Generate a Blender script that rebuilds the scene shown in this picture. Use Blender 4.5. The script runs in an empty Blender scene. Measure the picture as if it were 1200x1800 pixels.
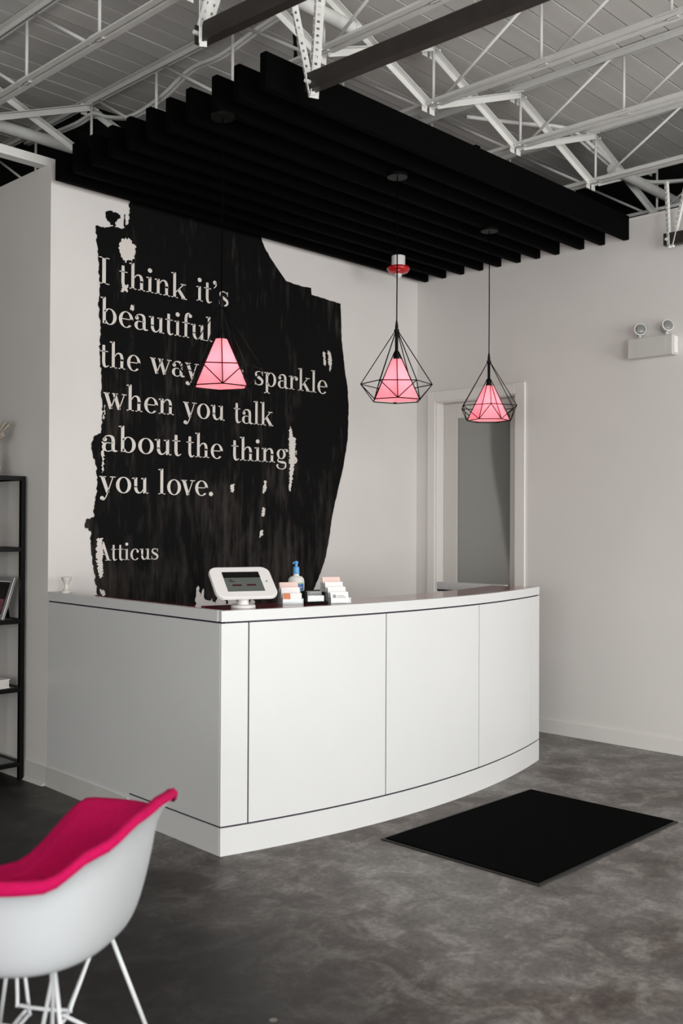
import bpy, math, random
from mathutils import Vector, Matrix
random.seed(7)
scn = bpy.context.scene
col = scn.collection
PI = math.pi

# ------------------------------------------------------------------ camera
cam = bpy.data.cameras.new('camera')
cam.sensor_fit = 'VERTICAL'
cam.sensor_height = 36.0
cam.sensor_width = 24.0
cam.lens = 35.449
cam.clip_start = 0.05
cam_o = bpy.data.objects.new('camera', cam)
col.objects.link(cam_o)
RX = Vector((0.6940, -0.7200, 0.0046)); DN = Vector((0.0116, 0.0048, -0.9999)); FW = Vector((0.7199, 0.6939, 0.0117))
CP = Vector((-2.8978, -5.0488, 1.4537))
m = Matrix.Identity(4)
for i in range(3):
    m[i][0] = RX[i]; m[i][1] = -DN[i]; m[i][2] = -FW[i]; m[i][3] = CP[i]
cam_o.matrix_world = m
cam.dof.use_dof = True
cam.dof.focus_distance = 5.4
cam.dof.aperture_fstop = 2.8
scn.camera = cam_o

# ------------------------------------------------------------------ world, light, exposure
scn.view_settings.view_transform = 'Standard'
scn.view_settings.look = 'None'
scn.view_settings.gamma = 1.0
scn.view_settings.use_curve_mapping = False
scn.view_settings.exposure = -0.1
w = bpy.data.worlds.new('overcast_sky')
scn.world = w
w.use_nodes = True
w.node_tree.nodes['Background'].inputs[0].default_value = (0.80, 0.86, 0.92, 1)
w.node_tree.nodes['Background'].inputs[1].default_value = 1.2

WIN = [(-4.4, -1.2), (-0.5, 2.9)]          # glazed doors in the rear wall: x ranges
WIN_Z = (0.25, 3.25)
SIDE_WIN = (-7.4, -3.6)                    # opening added in the far left wall for side fill: y range
SIDE_Z = (0.5, 2.3)
REAR_Y = -8.6
def window_daylight(x0, x1, power):
    L = bpy.data.lights.new('window_daylight', 'AREA')
    L.shape = 'RECTANGLE'; L.size = x1 - x0 - 0.1; L.size_y = WIN_Z[1] - WIN_Z[0] - 0.1
    L.energy = power; L.color = (1.0, 0.99, 0.975)
    o = bpy.data.objects.new('window_daylight', L); col.objects.link(o)
    o.location = ((x0 + x1) / 2, REAR_Y - 0.02, (WIN_Z[0] + WIN_Z[1]) / 2)
    o.rotation_euler = (PI / 2, 0, 0)          # faces +y, into the room
    return o
window_daylight(*WIN[0], 195)
window_daylight(*WIN[1], 235)
L3 = bpy.data.lights.new('window_daylight', 'AREA'); L3.shape = 'RECTANGLE'  # added side fill for the surfaces facing low x
L3.size = SIDE_WIN[1] - SIDE_WIN[0] - .1; L3.size_y = SIDE_Z[1] - SIDE_Z[0] - .1; L3.energy = 165; L3.color = (1.0, 0.99, 0.975)
o3 = bpy.data.objects.new('window_daylight', L3); col.objects.link(o3)
o3.location = (-6.02, (SIDE_WIN[0] + SIDE_WIN[1]) / 2, (SIDE_Z[0] + SIDE_Z[1]) / 2); o3.rotation_euler = (PI / 2, 0, -PI / 2)

# ------------------------------------------------------------------ materials
def lin(c):
    return tuple(((v / 255) / 12.92 if v / 255 <= 0.04045 else ((v / 255 + 0.055) / 1.055) ** 2.4) for v in c)
def mat(name, rgb, rough=0.5, metal=0.0, spec=0.5, noise=0.0, nscale=8.0, stretch=(1, 1, 1), bump=0.0, bscale=60.0, rnd=0.0, emit=None, es=0.0, alpha=None, trans=0.0, coat=0.0):
    M = bpy.data.materials.new(name); M.use_nodes = True
    nt = M.node_tree; b = nt.nodes['Principled BSDF']
    c = lin(rgb) + (1,)
    b.inputs['Base Color'].default_value = c
    b.inputs['Roughness'].default_value = rough
    b.inputs['Metallic'].default_value = metal
    b.inputs['Specular IOR Level'].default_value = spec
    if coat: b.inputs['Coat Weight'].default_value = coat
    if trans: b.inputs['Transmission Weight'].default_value = trans
    if emit:
        b.inputs['Emission Color'].default_value = lin(emit) + (1,)
        b.inputs['Emission Strength'].default_value = es
    if alpha is not None: b.inputs['Alpha'].default_value = alpha
    if noise or rnd or bump:
        tc = nt.nodes.new('ShaderNodeTexCoord'); mp = nt.nodes.new('ShaderNodeMapping')
        mp.inputs['Scale'].default_value = stretch
        nt.links.new(tc.outputs['Object'], mp.inputs['Vector'])
    src = None
    if noise:
        n = nt.nodes.new('ShaderNodeTexNoise'); n.inputs['Scale'].default_value = nscale; n.inputs['Detail'].default_value = 6
        nt.links.new(mp.outputs[0], n.inputs['Vector'])
        r = nt.nodes.new('ShaderNodeMapRange'); r.inputs['From Min'].default_value = 0.3; r.inputs['From Max'].default_value = 0.7
        r.inputs['To Min'].default_value = 1 - noise; r.inputs['To Max'].default_value = 1 + noise
        nt.links.new(n.outputs['Fac'], r.inputs['Value']); src = r.outputs[0]
    if rnd:
        oi = nt.nodes.new('ShaderNodeObjectInfo')
        r2 = nt.nodes.new('ShaderNodeMapRange'); r2.inputs['To Min'].default_value = 1 - rnd; r2.inputs['To Max'].default_value = 1 + rnd
        nt.links.new(oi.outputs['Random'], r2.inputs['Value'])
        if src:
            mu = nt.nodes.new('ShaderNodeMath'); mu.operation = 'MULTIPLY'
            nt.links.new(src, mu.inputs[0]); nt.links.new(r2.outputs[0], mu.inputs[1]); src = mu.outputs[0]
        else: src = r2.outputs[0]
    if src:
        vm = nt.nodes.new('ShaderNodeVectorMath'); vm.operation = 'SCALE'
        vm.inputs[0].default_value = c[:3]
        nt.links.new(src, vm.inputs['Scale']); nt.links.new(vm.outputs[0], b.inputs['Base Color'])
    if bump:
        n2 = nt.nodes.new('ShaderNodeTexNoise'); n2.inputs['Scale'].default_value = bscale; n2.inputs['Detail'].default_value = 4
        nt.links.new(mp.outputs[0], n2.inputs['Vector'])
        bp = nt.nodes.new('ShaderNodeBump'); bp.inputs['Strength'].default_value = bump; bp.inputs['Distance'].default_value = 0.01
        nt.links.new(n2.outputs['Fac'], bp.inputs['Height']); nt.links.new(bp.outputs[0], b.inputs['Normal'])
    return M

def concrete():
    M = bpy.data.materials.new('stained_concrete'); M.use_nodes = True
    nt = M.node_tree; b = nt.nodes['Principled BSDF']; N = nt.nodes.new; Lk = nt.links.new
    tc = N('ShaderNodeTexCoord')
    def noise(scale, detail, rough=0.6, dist=0.0):
        n = N('ShaderNodeTexNoise'); n.inputs['Scale'].default_value = scale; n.inputs['Detail'].default_value = detail
        n.inputs['Roughness'].default_value = rough; n.inputs['Distortion'].default_value = dist
        Lk(tc.outputs['Object'], n.inputs['Vector']); return n
    big = noise(0.8, 5, 0.6, 0.6); mid = noise(5.5, 12, 0.74, 0.5); fine = noise(38, 8, 0.75)
    def ramp(a, stops):
        r = N('ShaderNodeValToRGB')
        while len(r.color_ramp.elements) < len(stops): r.color_ramp.elements.new(0.5)
        for e, (p, c) in zip(r.color_ramp.elements, stops): e.position = p; e.color = lin(c) + (1,)
        Lk(a, r.inputs[0]); return r
    r1 = ramp(mid.outputs['Fac'], [(0.36, (50, 43, 39)), (0.49, (98, 92, 88)), (0.62, (160, 156, 151))])
    r2 = ramp(big.outputs['Fac'], [(0.40, (72, 59, 53)), (0.50, (112, 107, 104)), (0.60, (140, 138, 135))])
    mx = N('ShaderNodeMix'); mx.data_type = 'RGBA'; mx.inputs[0].default_value = 0.5
    Lk(r1.outputs[0], mx.inputs[6]); Lk(r2.outputs[0], mx.inputs[7])
    # darker towards the low x side, with a noisy border
    sx = N('ShaderNodeSeparateXYZ'); Lk(tc.outputs['Object'], sx.inputs[0])
    ky = N('ShaderNodeMath'); ky.operation = 'MULTIPLY_ADD'; ky.inputs[1].default_value = -0.25
    Lk(sx.outputs['Y'], ky.inputs[0]); Lk(sx.outputs['X'], ky.inputs[2])
    add = N('ShaderNodeMath'); add.operation = 'MULTIPLY_ADD'; add.inputs[1].default_value = 0.9
    Lk(big.outputs['Fac'], add.inputs[0]); Lk(ky.outputs[0], add.inputs[2])
    st = N('ShaderNodeMapRange'); st.interpolation_type = 'SMOOTHSTEP'
    st.inputs['From Min'].default_value = 0.10; st.inputs['From Max'].default_value = 0.92
    st.inputs['To Min'].default_value = 0.15; st.inputs['To Max'].default_value = 1.0
    Lk(add.outputs[0], st.inputs['Value'])
    sc = N('ShaderNodeVectorMath'); sc.operation = 'SCALE'; Lk(mx.outputs[2], sc.inputs[0]); Lk(st.outputs[0], sc.inputs['Scale'])
    fr = N('ShaderNodeMapRange'); fr.inputs['From Min'].default_value = 0.3; fr.inputs['From Max'].default_value = 0.7; fr.inputs['To Min'].default_value = 0.62; fr.inputs['To Max'].default_value = 1.38; Lk(fine.outputs['Fac'], fr.inputs['Value'])
    sc2 = N('ShaderNodeVectorMath'); sc2.operation = 'SCALE'; Lk(sc.outputs[0], sc2.inputs[0]); Lk(fr.outputs[0], sc2.inputs['Scale'])
    # small pale chips
    vo = N('ShaderNodeTexVoronoi'); vo.inputs['Scale'].default_value = 2.3; Lk(tc.outputs['Object'], vo.inputs['Vector'])
    ch = N('ShaderNodeMath'); ch.operation = 'LESS_THAN'; ch.inputs[1].default_value = 0.028; Lk(vo.outputs['Distance'], ch.inputs[0])
    mc = N('ShaderNodeMix'); mc.data_type = 'RGBA'; mc.inputs[7].default_value = lin((128, 122, 112)) + (1,)
    Lk(ch.outputs[0], mc.inputs[0]); Lk(sc2.outputs[0], mc.inputs[6])
    Lk(mc.outputs[2], b.inputs['Base Color'])
    rr = N('ShaderNodeMapRange'); rr.inputs['To Min'].default_value = 0.36; rr.inputs['To Max'].default_value = 0.62; Lk(mid.outputs['Fac'], rr.inputs['Value'])
    Lk(rr.outputs[0], b.inputs['Roughness'])
    b.inputs['Specular IOR Level'].default_value = 0.28
    bp = N('ShaderNodeBump'); bp.inputs['Strength'].default_value = 0.06; bp.inputs['Distance'].default_value = 0.01
    Lk(mid.outputs['Fac'], bp.inputs['Height']); Lk(bp.outputs[0], b.inputs['Normal'])
    return M

def brush_black():
    M = bpy.data.materials.new('black_brushed_paint'); M.use_nodes = True
    nt = M.node_tree; b = nt.nodes['Principled BSDF']; N = nt.nodes.new; Lk = nt.links.new
    tc = N('ShaderNodeTexCoord')
    def noise(sc, scale, detail):
        mp = N('ShaderNodeMapping'); mp.inputs['Scale'].default_value = sc; Lk(tc.outputs['Object'], mp.inputs['Vector'])
        n = N('ShaderNodeTexNoise'); n.inputs['Scale'].default_value = scale; n.inputs['Detail'].default_value = detail; n.inputs['Roughness'].default_value = 0.7
        Lk(mp.outputs[0], n.inputs['Vector']); return n
    a = noise((1, 1, 0.12), 22, 6); c = noise((1, 1, 0.45), 2.6, 4); e = noise((1, 1, 0.3), 9, 8)
    mul = N('ShaderNodeMath'); mul.operation = 'MULTIPLY'; Lk(a.outputs['Fac'], mul.inputs[0]); Lk(c.outputs['Fac'], mul.inputs[1])
    # thinner paint low down where the brush ran dry
    sx = N('ShaderNodeSeparateXYZ'); Lk(tc.outputs['Object'], sx.inputs[0])
    lo = N('ShaderNodeMapRange'); lo.inputs['From Min'].default_value = 2.2; lo.inputs['From Max'].default_value = 1.1
    lo.inputs['To Min'].default_value = 0.0; lo.inputs['To Max'].default_value = 0.11; Lk(sx.outputs['Z'], lo.inputs['Value'])
    ad = N('ShaderNodeMath'); ad.operation = 'ADD'; Lk(mul.outputs[0], ad.inputs[0]); Lk(lo.outputs[0], ad.inputs[1])
    r = N('ShaderNodeValToRGB'); els = r.color_ramp.elements
    els[0].position = 0.29; els[0].color = (0.0018, 0.0018, 0.0018, 1)
    els[1].position = 0.52; els[1].color = (0.055, 0.047, 0.042, 1)
    Lk(ad.outputs[0], r.inputs[0])
    # dry specks
    sp = N('ShaderNodeMapRange'); sp.inputs['From Min'].default_value = 0.69; sp.inputs['From Max'].default_value = 0.77; Lk(e.outputs['Fac'], sp.inputs['Value'])
    mx = N('ShaderNodeMix'); mx.data_type = 'RGBA'; mx.inputs[7].default_value = (0.16, 0.14, 0.125, 1)
    Lk(sp.outputs[0], mx.inputs[0]); Lk(r.outputs[0], mx.inputs[6])
    Lk(mx.outputs[2], b.inputs['Base Color'])
    b.inputs['Roughness'].default_value = 0.75; b.inputs['Specular IOR Level'].default_value = 0.15
    return M

MT = dict(
    wall=mat('white_wall_paint', (224, 221, 217), 0.75, noise=0.015, nscale=3, bump=0.03, bscale=220),
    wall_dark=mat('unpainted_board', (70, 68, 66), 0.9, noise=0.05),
    base=mat('vinyl_cove_base', (214, 212, 206), 0.45, noise=0.05, nscale=6),
    trim=mat('white_trim_paint', (232, 229, 225), 0.4),
    concrete=concrete(),
    brush=brush_black(),
    letter=mat('wall_white_letter', (222, 217, 210), 0.75),
    deck=mat('painted_deck_board', (214, 212, 208), 0.7, noise=0.09, nscale=5, stretch=(0.25, 1, 1), rnd=0.06, bump=0.06, bscale=40),
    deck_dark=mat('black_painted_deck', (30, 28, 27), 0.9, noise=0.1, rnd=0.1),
    deck_back=mat('deck_shadow_gap', (16, 15, 14), 0.95),
    steel=mat('white_painted_steel', (226, 226, 222), 0.45, noise=0.03, nscale=12),
    galv=mat('dull_galvanised_steel', (60, 56, 52), 0.5, metal=0.55, noise=0.18, nscale=14),
    slat=mat('black_stained_slat', (3, 3, 3), 0.85, spec=0.05, noise=0.15, nscale=20, stretch=(0.1, 1, 1)),
    black=mat('black_powder_coat', (4, 4, 4), 0.5, spec=0.2),
    blackmat=mat('matte_black', (9, 9, 9), 0.85, spec=0.2),
    desk=mat('white_laminate', (223, 224, 223), 0.35, spec=0.4, noise=0.01, nscale=3),
    seam=mat('dark_violet_seam', (34, 26, 44), 0.6),
    maroon=mat('maroon_gloss_laminate', (122, 18, 36), 0.12, spec=0.6, noise=0.1, nscale=30),
    carpet=mat('black_mat_pile', (3, 4, 4), 0.95, spec=0.03, bump=0.8, bscale=600),
    rubber=mat('mat_rubber_edge', (34, 33, 32), 0.7),
    shell=mat('white_plastic_shell', (194, 197, 199), 0.38, spec=0.45),
    pink=mat('magenta_wool_upholstery', (184, 14, 80), 0.9, spec=0.15, noise=0.08, nscale=60, bump=0.15, bscale=300),
    wire=mat('white_chair_wire', (222, 224, 226), 0.35),
    plastic=mat('white_plastic', (236, 234, 232), 0.35),
    fixture=mat('fixture_plastic', (206, 205, 200), 0.45),
    lens=mat('lamp_lens', (128, 130, 128), 0.12, spec=0.7),
    red=mat('red_alarm_plastic', (196, 18, 22), 0.3, coat=0.3),
    cleardome=mat('clear_dome', (225, 228, 228), 0.08, spec=0.8),
    screen=mat('tablet_screen', (96, 102, 98), 0.12, spec=0.6),
    screen_dark=mat('tablet_screen_header', (14, 14, 15), 0.12, spec=0.6),
    screen_btn=mat('tablet_screen_button', (70, 20, 28), 0.15),
    blue=mat('blue_pump_plastic', (92, 160, 214), 0.35),
    bottle=mat('milky_bottle_plastic', (222, 222, 218), 0.25),
    label_blue=mat('label_blue', (40, 104, 170), 0.4),
    label_pale=mat('label_pale_blue', (176, 214, 232), 0.4),
    label_green=mat('label_green', (150, 190, 120), 0.4),
    card=mat('white_card', (240, 238, 236), 0.6),
    card_pink=mat('blush_card', (236, 206, 198), 0.6),
    card_grey=mat('grey_card_print', (150, 150, 150), 0.6),
    card_teal=mat('pale_teal_card_print', (168, 192, 190), 0.6),
    orange=mat('orange_card_print', (214, 130, 92), 0.6),
    grey_plastic=mat('grey_plastic', (120, 120, 118), 0.4),
    silver=mat('silver_frame', (190, 190, 188), 0.3, metal=0.6),
    photo=mat('dark_photo_print', (40, 34, 36), 0.3, noise=0.6, nscale=30),
    photo_pink=mat('dusky_pink_photo_print', (130, 84, 92), 0.4, noise=0.5, nscale=60),
    dried=mat('dried_grass', (150, 140, 126), 0.9, noise=0.1),
    ceramic=mat('pale_ceramic', (222, 218, 212), 0.35),
    paper=mat('book_pages', (226, 222, 214), 0.7),
    door=mat('white_door_paint', (214, 210, 205), 0.45),
    bulb=mat('warm_bulb', (255, 240, 220), 0.4, emit=(255, 226, 200), es=3.0),
    pewter=mat('grey_cap', (60, 60, 60), 0.5),
    curtain=mat('dark_cloth', (52, 48, 45), 0.9),
)
def shade_mat():
    M = bpy.data.materials.new('pink_fabric_shade'); M.use_nodes = True
    nt = M.node_tree; nt.nodes.clear(); N = nt.nodes.new; Lk = nt.links.new
    out = N('ShaderNodeOutputMaterial'); d = N('ShaderNodeBsdfDiffuse'); t = N('ShaderNodeBsdfTranslucent'); e = N('ShaderNodeEmission')
    d.inputs[0].default_value = lin((250, 190, 196)) + (1,); t.inputs[0].default_value = lin((255, 128, 150)) + (1,)
    e.inputs[0].default_value = lin((255, 122, 142)) + (1,); e.inputs[1].default_value = 0.50
    m1 = N('ShaderNodeMixShader'); m1.inputs[0].default_value = 0.5
    Lk(d.outputs[0], m1.inputs[1]); Lk(t.outputs[0], m1.inputs[2])
    ad = N('ShaderNodeAddShader'); Lk(m1.outputs[0], ad.inputs[0]); Lk(e.outputs[0], ad.inputs[1]); Lk(ad.outputs[0], out.inputs[0])
    return M
MT['shade'] = shade_mat()
def clear_mat(name, rgb, op):
    M = bpy.data.materials.new(name); M.use_nodes = True
    nt = M.node_tree; nt.nodes.clear(); N = nt.nodes.new; Lk = nt.links.new
    out = N('ShaderNodeOutputMaterial'); g = N('ShaderNodeBsdfGlossy'); g.inputs['Roughness'].default_value = 0.08
    d = N('ShaderNodeBsdfDiffuse'); d.inputs[0].default_value = lin(rgb) + (1,)
    t = N('ShaderNodeBsdfTransparent'); t.inputs[0].default_value = (0.93, 0.95, 0.94, 1)
    a = N('ShaderNodeMixShader'); a.inputs[0].default_value = 0.25; Lk(d.outputs[0], a.inputs[1]); Lk(g.outputs[0], a.inputs[2])
    b = N('ShaderNodeMixShader'); b.inputs[0].default_value = op; Lk(t.outputs[0], b.inputs[1]); Lk(a.outputs[0], b.inputs[2]); Lk(b.outputs[0], out.inputs[0])
    return M
MT['acrylic'] = clear_mat('clear_acrylic', (220, 222, 222), 0.28)
MT['frosted'] = clear_mat('frosted_glass', (150, 152, 146), 0.78)
MT['pane'] = clear_mat('window_glass', (220, 225, 225), 0.06)

# ------------------------------------------------------------------ mesh helpers
class MB:
    def __init__(s): s.v = []; s.f = []; s.m = []
    def add(s, vs, fs, mi=0):
        o = len(s.v); s.v += [tuple(p) for p in vs]; s.f += [tuple(i + o for i in f) for f in fs]; s.m += [mi] * len(fs); return s
    def box(s, x0, x1, y0, y1, z0, z1, mi=0):
        vs = [(x, y, z) for z in (z0, z1) for y in (y0, y1) for x in (x0, x1)]
        return s.add(vs, [(0, 2, 3, 1), (4, 5, 7, 6), (0, 1, 5, 4), (2, 6, 7, 3), (0, 4, 6, 2), (1, 3, 7, 5)], mi)
    def bar(s, a, b, w, h, up=(0, 0, 1), mi=0):
        a, b = Vector(a), Vector(b); d = (b - a).normalized(); u = Vector(up)
        sd = d.cross(u)
        if sd.length < 1e-5: sd = d.cross(Vector((0, 1, 0)))
        sd.normalize(); u = sd.cross(d).normalized()
        vs = []
        for p in (a, b):
            for i, j in ((-1, -1), (1, -1), (1, 1), (-1, 1)): vs.append(p + sd * (i * w / 2) + u * (j * h / 2))
        return s.add(vs, [(3, 2, 1, 0), (4, 5, 6, 7), (0, 1, 5, 4), (1, 2, 6, 5), (2, 3, 7, 6), (3, 0, 4, 7)], mi)
    def tube(s, pts, r, n=8, mi=0, closed=False):
        pts = [Vector(p) for p in pts]; k = len(pts)
        rs = r if isinstance(r, (list, tuple)) else [r] * k
        vs = []; prev = None
        for i, p in enumerate(pts):
            if closed: d = pts[(i + 1) % k] - pts[i - 1]
            else: d = pts[min(i + 1, k - 1)] - pts[max(i - 1, 0)]
            d.normalize()
            if prev is None:
                u = d.orthogonal().normalized()
            else:
                u = prev - d * prev.dot(d)
                u = u.normalized() if u.length > 1e-6 else d.orthogonal().normalized()
            prev = u; v = d.cross(u)
            for j in range(n):
                a = 2 * PI * j / n; vs.append(p + (u * math.cos(a) + v * math.sin(a)) * rs[i])
        fs = []
        for i in range(k if closed else k - 1):
            for j in range(n):
                a = i * n + j; b = i * n + (j + 1) % n; c = ((i + 1) % k) * n + (j + 1) % n; d = ((i + 1) % k) * n + j
                fs.append((a, b, c, d))
        if not closed: fs += [tuple(range(n - 1, -1, -1)), tuple(range((k - 1) * n, k * n))]
        return s.add(vs, fs, mi)
    def lathe(s, prof, n=24, c=(0, 0, 0), mi=0, sx=1, sy=1):
        vs = []
        for r, z in prof:
            for j in range(n):
                a = 2 * PI * j / n; vs.append((c[0] + r * sx * math.cos(a), c[1] + r * sy * math.sin(a), c[2] + z))
        fs = []
        for i in range(len(prof) - 1):
            for j in range(n):
                fs.append((i * n + j, i * n + (j + 1) % n, (i + 1) * n + (j + 1) % n, (i + 1) * n + j))
        fs += [tuple(range(n - 1, -1, -1)), tuple(range((len(prof) - 1) * n, len(prof) * n))]
        return s.add(vs, fs, mi)
    def prism(s, poly, f0, f1, mi=0):
        """poly: list of 2d pts; f0/f1 map (a,b) to 3d for the two caps"""
        n = len(poly); vs = [f0(a, b) for a, b in poly] + [f1(a, b) for a, b in poly]
        fs = [tuple(range(n - 1, -1, -1)), tuple(range(n, 2 * n))] + [(i, (i + 1) % n, n + (i + 1) % n, n + i) for i in range(n)]
        return s.add(vs, fs, mi)
    def grid(s, rows, mi=0, wrap=False):
        n = len(rows[0]); vs = [p for r in rows for p in r]; fs = []
        for i in range(len(rows) - 1):
            for j in range(n if wrap else n - 1):
                fs.append((i * n + j, i * n + (j + 1) % n, (i + 1) * n + (j + 1) % n, (i + 1) * n + j))
        return s.add(vs, fs, mi)
    def xf(s, M): s.v = [tuple(M @ Vector(p)) for p in s.v]; return s
    def build(s, name, mats, parent=None, smooth=False, bevel=0.0, seg=2):
        me = bpy.data.meshes.new(name); me.from_pydata(s.v, [], s.f); me.validate()
        for mm in (mats if isinstance(mats, (list, tuple)) else [mats]): me.materials.append(MT[mm] if isinstance(mm, str) else mm)
        if len(me.polygons) == len(s.m):
            for p, i in zip(me.polygons, s.m): p.material_index = i
        if smooth:
            for p in me.polygons: p.use_smooth = True
        o = bpy.data.objects.new(name, me); col.objects.link(o)
        if parent: o.parent = parent
        if smooth == 'auto':
            try: me.set_sharp_from_angle(angle=math.radians(40))
            except Exception: pass
        if bevel:
            b = o.modifiers.new('bevel', 'BEVEL'); b.width = bevel; b.segments = seg; b.limit_method = 'ANGLE'; b.angle_limit = math.radians(35)
        return o

def fixn(o):
    import bmesh
    bm = bmesh.new(); bm.from_mesh(o.data); bmesh.ops.recalc_face_normals(bm, faces=bm.faces); bm.to_mesh(o.data); bm.free(); return o
def tag(o, label, cat, group=None):
    o['label'] = label; o['category'] = cat
    if group: o['group'] = group
    return o
def thing(name, label, cat, loc=(0, 0, 0), rz=0.0, group=None):
    o = bpy.data.objects.new(name, None); o.empty_display_size = 0.1; col.objects.link(o)
    o.location = loc; o.rotation_euler = (0, 0, rz); return tag(o, label, cat, group)
def struct(o): o['kind'] = 'structure'; return o
def rrect(w, h, r, n=6):
    pts = []
    for cx, cy, a0 in ((w / 2 - r, h / 2 - r, 0), (-w / 2 + r, h / 2 - r, 90), (-w / 2 + r, -h / 2 + r, 180), (w / 2 - r, -h / 2 + r, 270)):
        for i in range(n + 1):
            a = math.radians(a0 + 90 * i / n); pts.append((cx + r * math.cos(a), cy + r * math.sin(a)))
    return pts
def cat_rom(pts, n=8):
    P = [Vector(p) for p in pts]; out = []
    for i in range(len(P) - 1):
        p0 = P[max(i - 1, 0)]; p1 = P[i]; p2 = P[i + 1]; p3 = P[min(i + 2, len(P) - 1)]
        for k in range(n):
            t = k / n
            out.append(0.5 * ((2 * p1) + (p2 - p0) * t + (2 * p0 - 5 * p1 + 4 * p2 - p3) * t * t + (3 * p1 - p0 - 3 * p2 + p3) * t ** 3))
    out.append(P[-1]); return out

# ------------------------------------------------------------------ the room
W = 3.186; HW = 3.455; XL = -6.0; YB = 4.0; XR = 6.2; HC = 4.085
struct(MB().box(XL - .15, XR + .15, REAR_Y - .15, YB + .15, -0.12, 0).build('floor', 'concrete'))
struct(MB().box(0.0, W, 0.0, 0.12, 0, HW).build('wall_back', 'wall'))
struct(MB().box(0.0, 0.12, 0.12, YB, 0, HW).build('wall_left', 'wall'))
# right wall with its door opening
DY0, DY1, DH = -0.935, -0.178, 2.405
wr = MB()
wr.box(W, W + .12, DY1, 0.12, 0, HW).box(W, W + .12, REAR_Y, DY0, 0, HW).box(W, W + .12, DY0, DY1, DH, HW)
struct(wr.build('wall_right', 'wall'))
fl_ = MB().box(XL - .15, XL, REAR_Y, SIDE_WIN[0], 0, HC).box(XL - .15, XL, SIDE_WIN[1], YB, 0, HC)
fl_.box(XL - .15, XL, SIDE_WIN[0], SIDE_WIN[1], 0, SIDE_Z[0]).box(XL - .15, XL, SIDE_WIN[0], SIDE_WIN[1], SIDE_Z[1], HC)
struct(fl_.build('wall_far_left', 'wall'))
wn = bpy.data.objects.new('window_3', None); col.objects.link(wn); wn.location = (XL, SIDE_WIN[0], SIDE_Z[0]); struct(wn)  # unseen frame, added around the side fill light
ww, hh = SIDE_WIN[1] - SIDE_WIN[0], SIDE_Z[1] - SIDE_Z[0]
MB().box(-.02, .05, 0, .06, 0, hh).box(-.02, .05, ww - .06, ww, 0, hh).box(-.02, .05, .06, ww - .06, 0, .06).box(-.02, .05, .06, ww - .06, hh - .06, hh).build('window_frame', 'trim', wn)
for i in range(1, 4): MB().box(0, .04, ww * i / 4 - .025, ww * i / 4 + .025, .06, hh - .06).build('mullion', 'trim', wn)
struct(MB().box(XL, XR, YB, YB + .15, 0, HC).build('wall_far_back', 'wall_dark'))
struct(MB().box(XR, XR + .15, REAR_Y, YB, 0, HC).build('wall_far_right', 'wall_dark'))
rw = MB(); xs = [XL] + [v for a in WIN for v in a] + [XR]
for i in range(0, len(xs), 2): rw.box(xs[i], xs[i + 1], REAR_Y - .15, REAR_Y, 0, HC)
for a, b in WIN:
    rw.box(a, b, REAR_Y - .15, REAR_Y, WIN_Z[1], HC); rw.box(a, b, REAR_Y - .15, REAR_Y, 0, WIN_Z[0])
struct(rw.build('wall_rear', 'wall'))
for k, (a, b) in enumerate(WIN):
    wn = bpy.data.objects.new('window_%d' % (k + 1), None); col.objects.link(wn); wn.location = (a, REAR_Y, WIN_Z[0]); struct(wn)
    ww, hh = b - a, WIN_Z[1] - WIN_Z[0]
    fm = MB(); fm.box(0, .06, -.02, .05, 0, hh).box(ww - .06, ww, -.02, .05, 0, hh).box(.06, ww - .06, -.02, .05, 0, .06).box(.06, ww - .06, -.02, .05, hh - .06, hh)
    fm.build('window_frame', 'trim', wn)
    for i in range(1, 4): MB().box(ww * i / 4 - .025, ww * i / 4 + .025, 0, .04, .06, hh - .06).build('mullion', 'trim', wn)
    for i in range(1, 4): MB().box(.06, ww - .06, .005, .035, hh * i / 4 - .025, hh * i / 4 + .025).build('glazing_bar', 'trim', wn)

# ceiling deck: backing and single boards running along x
ceil = struct(MB().box(XL - .15, XR + .15, REAR_Y - .15, YB + .15, HC + .03, HC + .15).build('ceiling', 'deck_back'))
proto = {}
def plank(a, b, y, kind):
    if kind not in proto:
        o = proto[kind] = MB().box(0, 1, 0.0045, 0.136, 0, 0.03).build('plank', kind, ceil)
    else:
        o = proto[kind].copy(); col.objects.link(o); o.parent = ceil
    o.location = (a + .0015, y, HC + random.uniform(-.001, .004)); o.scale = (b - a - .003, 1, 1)
XD = 3.93                              # boards beyond the partitions: near-black colour stands in for the unlit space
for r in range(-34, 10):
    y = r * 0.1405 + 0.078
    cuts = [XL] + sorted(random.uniform(-4.5, 2.8) for _ in range(2)) + [XD]
    if cuts[2] - cuts[1] < 0.7: cuts.pop(1)
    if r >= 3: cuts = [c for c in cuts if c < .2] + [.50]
    for a, b in zip(cuts, cuts[1:]): plank(a, b, y, 'deck')
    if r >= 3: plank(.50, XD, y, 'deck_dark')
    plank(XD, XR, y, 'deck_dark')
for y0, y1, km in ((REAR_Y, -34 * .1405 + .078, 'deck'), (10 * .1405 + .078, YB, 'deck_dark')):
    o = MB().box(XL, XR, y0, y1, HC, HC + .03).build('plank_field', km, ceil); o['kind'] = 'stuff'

# cove bases
struct(MB().box(W - .012, W, REAR_Y, DY0 - .075, 0, .1).build('baseboard_right', 'wall', bevel=.004))
lb = MB(); lb.box(-.010, 0, 0.0, YB, 0, .105)
lb.add([(-.03, 0, 0), (-.03, YB, 0), (-.010, YB, .018), (-.010, 0, .018), (-.010, 0, 0), (-.010, YB, 0)], [(0, 1, 2, 3), (0, 3, 4), (1, 5, 2)])
struct(lb.build('baseboard_left', 'base'))
struct(MB().box(0.12, W - .02, -.012, 0, 0, .1).build('baseboard_back', 'base'))
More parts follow.
